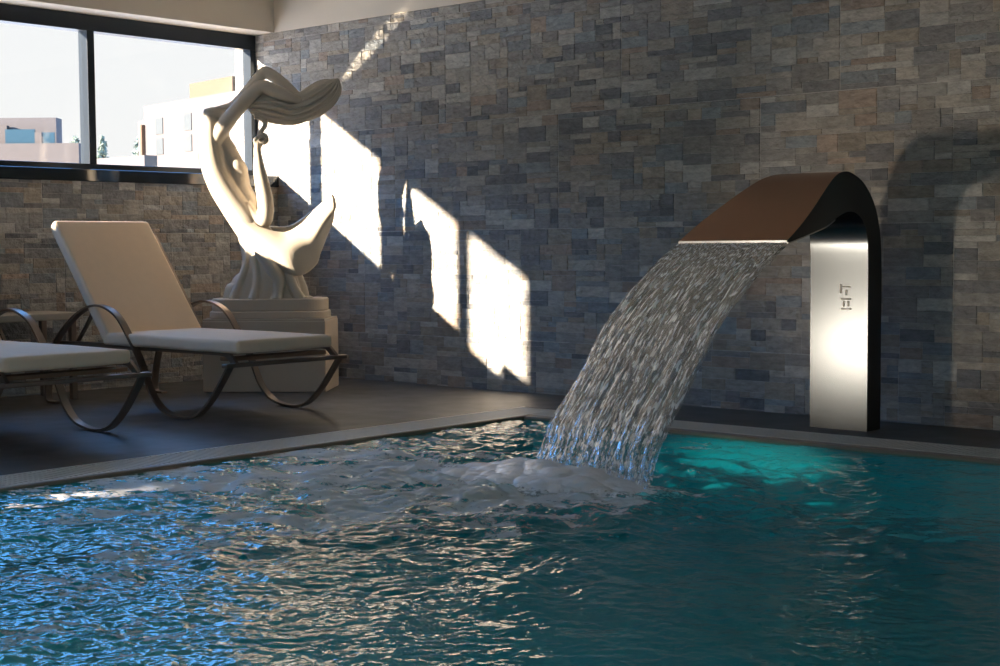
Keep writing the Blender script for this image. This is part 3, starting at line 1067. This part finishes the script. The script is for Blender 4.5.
def make_lounger():
    # local frame: origin on the deck below the head end, +x to the foot, y centred
    root = empty('sun_lounger', (0, 0, 0))
    W = 0.41
    for s in (-1, 1):
        bm = bmesh.new()
        sweep_bar(bm, bar_path(FRAME, s * W), 0.045, 0.014, (0, 1, 0))
        bm_obj('side_loop', bm, M['lounger'], root)
        bm = bmesh.new()
        sweep_bar(bm, bar_path(RAIL, s * (W - .035)), 0.02, 0.034, (0, 1, 0))
        bm_obj('side_rail', bm, M['lounger'], root)
        # rear leg loop
        bm = bmesh.new()
        sweep_bar(bm, bar_path([(.66, .365), (.61, .24), (.575, .10), (.575, .03), (.61, .012), (.68, .012)], s * W), 0.045, 0.014, (0, 1, 0))
        bm_obj('rear_leg', bm, M['lounger'], root)
        # back support strut
        bm = bmesh.new()
        sweep_bar(bm, [(1.02, s * .33, .64), (.9, s * .33, .5), (.8, s * .33, .40)], 0.022, 0.014, (0, 1, 0))
        bm_obj('back_strut', bm, M['lounger'], root)
    bm = bmesh.new()
    add_box(bm, 2.435, 2.485, -W - .045, W + .045, .323, .347, .006)
    bm_obj('front_crossbar', bm, M['lounger'], root)
    bm = bmesh.new()
    add_box(bm, .625, .665, -W, W, .345, .375, .005)
    bm_obj('rear_crossbar', bm, M['lounger'], root)
    # slung fabric under the cushion
    bm = bmesh.new()
    for k in range(9):
        x = 1.30 + k * .12
        add_box(bm, x, x + .095, -W + .05, W - .05, .386, .398, .003)
    add_box(bm, 2.30, 2.40, -W + .05, W - .05, .352, .374, .004)
    bm_obj('seat_slats', bm, M['sling'], root)
    # cushions
    bm = bmesh.new()
    superbox(bm, 1.22, 2.545, -.425, .285, .404, .478, .024, .012)
    bm_obj('seat_cushion', bm, M['cushion'], root, smooth=True)
    L = 0.925
    ang = math.atan2(1.16 - .45, .715 - 1.29)
    bm = bmesh.new()
    superbox(bm, 0, L, -.425, .29, -.078, 0, .026, 0)
    bmesh.ops.scale(bm, vec=(1, 1, -1), verts=bm.verts[:])
    for v in bm.verts:
        x, z = v.co.x, v.co.z
        v.co.x = 1.29 + x * math.cos(ang) - (-z) * math.sin(ang) * -1
        v.co.x = 1.29 + x * math.cos(ang) - z * math.sin(ang)
        v.co.z = .462 + x * math.sin(ang) + z * math.cos(ang)
    bm_obj('back_cushion', bm, M['cushion'], root, smooth=True)
    bm = bmesh.new()
    bx, bz = 1.29 - .085 * math.sin(ang), .462 + .085 * math.cos(ang)
    for s in (-1, 1):
        sweep_bar(bm, [(bx, s * .35, bz), (bx + .86 * math.cos(ang), s * .35, bz + .86 * math.sin(ang))], .02, .028, (0, 1, 0))
    for k in range(7):
        t = .08 + k * .125
        x, z = bx + t * math.cos(ang), bz + t * math.sin(ang)
        sweep_bar(bm, [(x, -.35, z), (x, .35, z)], .09, .01, (math.cos(ang), 0, math.sin(ang)))
    bm_obj('back_frame', bm, M['lounger'], root)
    return root

def copy_tree(o, parent=None):
    c = o.copy()
    C.objects.link(c)
    if parent:
        c.parent = parent
    for ch in list(o.children):
        copy_tree(ch, c)
    return c
l2 = make_lounger()
l2.location = (0, -2.0, 0)
tag(l2, 'cream cushioned sun lounger beside the statue, backrest raised', 'sun lounger', 'sun loungers on the deck')
l1 = copy_tree(l2)
l1.location = (0.085, -3.46, 0)
tag(l1, 'cream cushioned sun lounger at the left edge of the picture, only its foot end seen', 'sun lounger', 'sun loungers on the deck')

# side table by the wall behind the loungers
tb = empty('side_table', (0.29, -2.72, 0))
tag(tb, 'low pale side table against the stone wall behind the loungers', 'table')
bm = bmesh.new()
add_box(bm, -.22, .22, -.62, .62, .53, .575, .006)
bm_obj('tabletop', bm, M['table'], tb)
for sx in (-1, 1):
    for sy in (-1, 1):
        bm = bmesh.new()
        add_box(bm, sx * .18 - .02, sx * .18 + .02, sy * .56 - .02, sy * .56 + .02, 0, .53, .003)
        bm_obj('leg', bm, M['lounger'], tb)

# ------------------------------------------------------------------ outside
bm = bmesh.new()
add_box(bm, -120, -0.5, -120, 60, -1.1, -1.0)  # unseen ground, added and kept pale to bounce sunlight indoors
o = bm_obj('ground_outside', bm, M['ground'])
struct(o, 'pale unseen ground outside, added to bounce sun indoors', 'ground')

def building(name, loc, rz, parts, label):
    root = empty(name, loc, rz)
    tag(root, label, 'building')
    for pname, mat, boxes in parts:
        bm = bmesh.new()
        for b in boxes:
            add_box(bm, *b)
        bm_obj(pname, bm, M[mat], root)
    return root

# white house to the right: local x along its sunlit front, y going back
bld = building('house', (-24.85, 16.1, -1.0), math.atan2(-.8, 5.1), [
    ('front_block', 'render_white', [(0, 9, 0, 8, 0, 5.8)]),
    ('side_block', 'render_white', [(-.36, 0, 0, 6, 0, 5.42)]),
    ('downpipe', 'render_orange', [(-.04, .05, -.10, 0, 1.0, 5.3)]),
], 'pale rendered house seen through the right window pane')
for x in (.72, 2.32):
    for z in (4.46, 5.0):
        bm = bmesh.new()
        add_box(bm, x, x + .40, -.02, .02, z, z + .42)
        bm_obj('house_window', bm, M['house_pane'], bld)
building('annex', (-36.4, 26.2, -1.0), math.atan2(-.8, 5.1), [
    ('tower', 'render_orange', [(0, 3.2, 0, 4, 0, 8.05)]),
    ('cornice', 'render_white', [(-.1, 3.3, -.1, 4.1, 7.3, 7.4)]),
], 'orange roof block rising behind the pale house')
ga = math.atan2(1.07, 1.21)
building('villa', (-32.4, 16.1, -1.0), ga, [
    ('upper_wall', 'render_grey', [(-3, 1.62, .5, 1.1, 0, 6.0)]),
    ('lower_wall', 'render_white', [(-3, 2.5, -.2, .4, 0, 5.17)]),
    ('glass_rail', 'rail_blue', [(.25, 1.15, -.1, -.05, 5.17, 5.6), (1.36, 1.75, -.1, -.05, 5.17, 5.5)]),
    ('white_bay', 'render_white', [(-1.5, .2, .2, .45, 5.17, 5.75)]),
    ('rail_post', 'render_white', [(1.15, 1.36, -.12, -.03, 5.17, 5.5)]),
], 'grey modern villa with a blue glass balcony seen through the left window pane')
bm = bmesh.new()
add_box(bm, -17.6, -15.4, 9.0, 9.3, -1.0, 2.80)
o = bm_obj('garden_wall', bm, M['render_white'])
o.location = (0, .5, 0)
tag(o, 'low pale garden wall outside behind the window mullion', 'garden wall')

def tree(x, y, z0, h, r, label, seed):
    root = empty('garden_tree', (x, y, -1.0))
    tag(root, label, 'tree', 'cypress trees on the skyline')
    rnd = random.Random(seed)
    bm = bmesh.new()
    for k in range(260):
        t = rnd.random()
        a = rnd.random() * 6.28
        rr = r * (1 - t) ** .6 * rnd.uniform(.4, 1)
        c = Vector((rr * math.cos(a), rr * math.sin(a), z0 + t * h))
        s_ = .16 * (1.2 - .6 * t)
        vs = [bm.verts.new(c + Vector((rnd.uniform(-1, 1), rnd.uniform(-1, 1), rnd.uniform(-1, 1.6))) * s_) for _ in range(4)]
        bm.faces.new(vs[:3])
        bm.faces.new((vs[0], vs[2], vs[3]))
        bm.faces.new((vs[0], vs[1], vs[3]))
    bm_obj('foliage', bm, M['leaf'], root)
    bm = bmesh.new()
    bmesh.ops.create_cone(bm, cap_ends=True, segments=8, radius1=.14, radius2=.05, depth=z0 + h * .8, matrix=Matrix.Translation((0, 0, (z0 + h * .8) / 2)))
    bm_obj('trunk', bm, M['bark'], root)
tree(-51.75, 32.5, 5.0, 2.2, .42, 'slim green cypress just right of the window mullion', 1)
tree(-50.4, 33.7, 5.0, 2.25, .75, 'broader green cypress left of the pale house', 2)
tree(-52.7, 31.65, 5.0, 2.2, .55, 'hazy tree between the villa and the window mullion', 3)

CAMP = (9.096403, -7.580589, 1.0)
YAW, PITCH, ROLL, FPX = 0.7282875, 0.0594047, -0.00714668, 1481.275

# ------------------------------------------------------------------ camera
cam_d = bpy.data.cameras.new('camera')
cam = link(bpy.data.objects.new('camera', cam_d))
cam_d.sensor_width = 36
cam_d.lens = FPX / 1000 * 36
cam_d.clip_end = 500
cam.location = CAMP
Fv = Vector((-math.sin(YAW) * math.cos(PITCH), math.cos(YAW) * math.cos(PITCH), -math.sin(PITCH)))
R0 = Fv.cross(Vector((0, 0, 1))).normalized()
U0 = R0.cross(Fv)
R2 = math.cos(ROLL) * R0 + math.sin(ROLL) * U0
U2 = -math.sin(ROLL) * R0 + math.cos(ROLL) * U0
mw = Matrix((R2, U2, -Fv)).transposed().to_4x4()
cam.rotation_euler = mw.to_euler()
scene.camera = cam
cam_d.dof.use_dof = False

# ------------------------------------------------------------------ light
sun_d = bpy.data.lights.new('sun', 'SUN')
sun_d.energy = 40.0
sun_d.angle = math.radians(0.9)
sun_d.color = (1.0, 0.83, 0.67)
sun = link(bpy.data.objects.new('sun', sun_d))
sd = Vector((0.5, 1.0, -0.31)).normalized()
sun.rotation_euler = sd.to_track_quat('-Z', 'Y').to_euler()

def spot(name, loc, target, energy, size, blend, col, radius=0.05):
    d = bpy.data.lights.new(name, 'SPOT')
    d.energy = energy
    d.spot_size = math.radians(size)
    d.spot_blend = blend
    d.color = col
    d.shadow_soft_size = radius
    o = link(bpy.data.objects.new(name, d))
    o.location = loc
    o.rotation_euler = (Vector(target) - Vector(loc)).to_track_quat('-Z', 'Y').to_euler()
    return o
spot('pool_lamp_glow', (5.2, -2.7, -0.9), (5.02, -1.05, -0.5), 85, 40, 0.95, (0.42, 1.0, 0.78))
spot('basin_fill_spot', (6.2, -7.1, -0.5), (5.6, -2.5, -1.5), 145, 120, 0.8, (0.28, 0.95, 0.9))  # added unseen spot that brightens the basin below the water

spot('sun_glare_spot', (2.85, -5.2, 0.06), (5.5, 0, 1.2), 390, 29, 0.85, (1.0, 0.84, 0.66), 0.2)  # added spot without fixture, stands in for sun mirrored off the water

spot('water_glint', (2.85, -5.2, 0.06), (5.2, -2.3, 0.5), 480, 18, 0.6, (1.0, 0.86, 0.72), 0.12)  # unseen spot added to light the falling sheet like water-reflected sun
spot('sill_glint', (-.10, -.17, 1.66), (1.10, 0, 2.46), 700, 4.6, 0.5, (1.0, 0.84, 0.64), 0.01)  # added spot standing in for sun glancing off the sill

# world
w = bpy.data.worlds.new('World')
scene.world = w
w.use_nodes = True
nt = w.node_tree
nt.nodes.clear()
tc = N(nt, 'ShaderNodeTexCoord')
sx = N(nt, 'ShaderNodeSeparateXYZ')
nt.links.new(tc.outputs['Generated'], sx.inputs[0])
cr = N(nt, 'ShaderNodeValToRGB')
el = cr.color_ramp.elements
el[0].position = 0.0
el[0].color = (1.06, 1.03, 1.02, 1)
el[1].position = 1.0
el[1].color = (1.0, 3.1, 7.4, 1)
e = el.new(0.16); e.color = (1.02, 1.01, 1.03, 1)
e = el.new(0.25); e.color = (0.8, 2.5, 5.8, 1)
e = el.new(0.6); e.color = (1.0, 3.1, 7.4, 1)
nt.links.new(sx.outputs['Z'], cr.inputs[0])
bg = N(nt, 'ShaderNodeBackground')
bg.inputs['Strength'].default_value = 1.0
nt.links.new(cr.outputs[0], bg.inputs[0])
mr = N(nt, 'ShaderNodeMapRange', interpolation_type='SMOOTHSTEP')
mr.inputs['From Min'].default_value = 0.0
mr.inputs['From Max'].default_value = 0.6
mr.inputs['To Min'].default_value = 1.0
mr.inputs['To Max'].default_value = 1.5
nt.links.new(sx.outputs['X'], mr.inputs['Value'])
nt.links.new(mr.outputs[0], bg.inputs[1])
mc = N(nt, 'ShaderNodeMix', data_type='RGBA')
nt.links.new(mr.outputs[0], mc.inputs[0])
mr2 = N(nt, 'ShaderNodeMapRange')
mr2.inputs['From Min'].default_value = 0.0
mr2.inputs['From Max'].default_value = 0.6
nt.links.new(sx.outputs['X'], mr2.inputs['Value'])
nt.links.new(mr2.outputs[0], mc.inputs[0])
nt.links.new(cr.outputs[0], mc.inputs[6])
mc.inputs[7].default_value = (0.62, 0.92, 1.25, 1)
nt.links.new(mc.outputs[2], bg.inputs[0])
wo = N(nt, 'ShaderNodeOutputWorld')
nt.links.new(bg.outputs[0], wo.inputs[0])

scene.view_settings.view_transform = 'Standard'
scene.view_settings.look = 'None'
scene.view_settings.gamma = 1.0
scene.view_settings.use_curve_mapping = False
scene.view_settings.exposure = 0.0
cy = scene.cycles
cy.use_denoising = True
cy.max_bounces = 10
cy.diffuse_bounces = 5
cy.glossy_bounces = 5
cy.transmission_bounces = 8
cy.transparent_max_bounces = 12
cy.sample_clamp_indirect = 6.0
cy.blur_glossy = 0.3
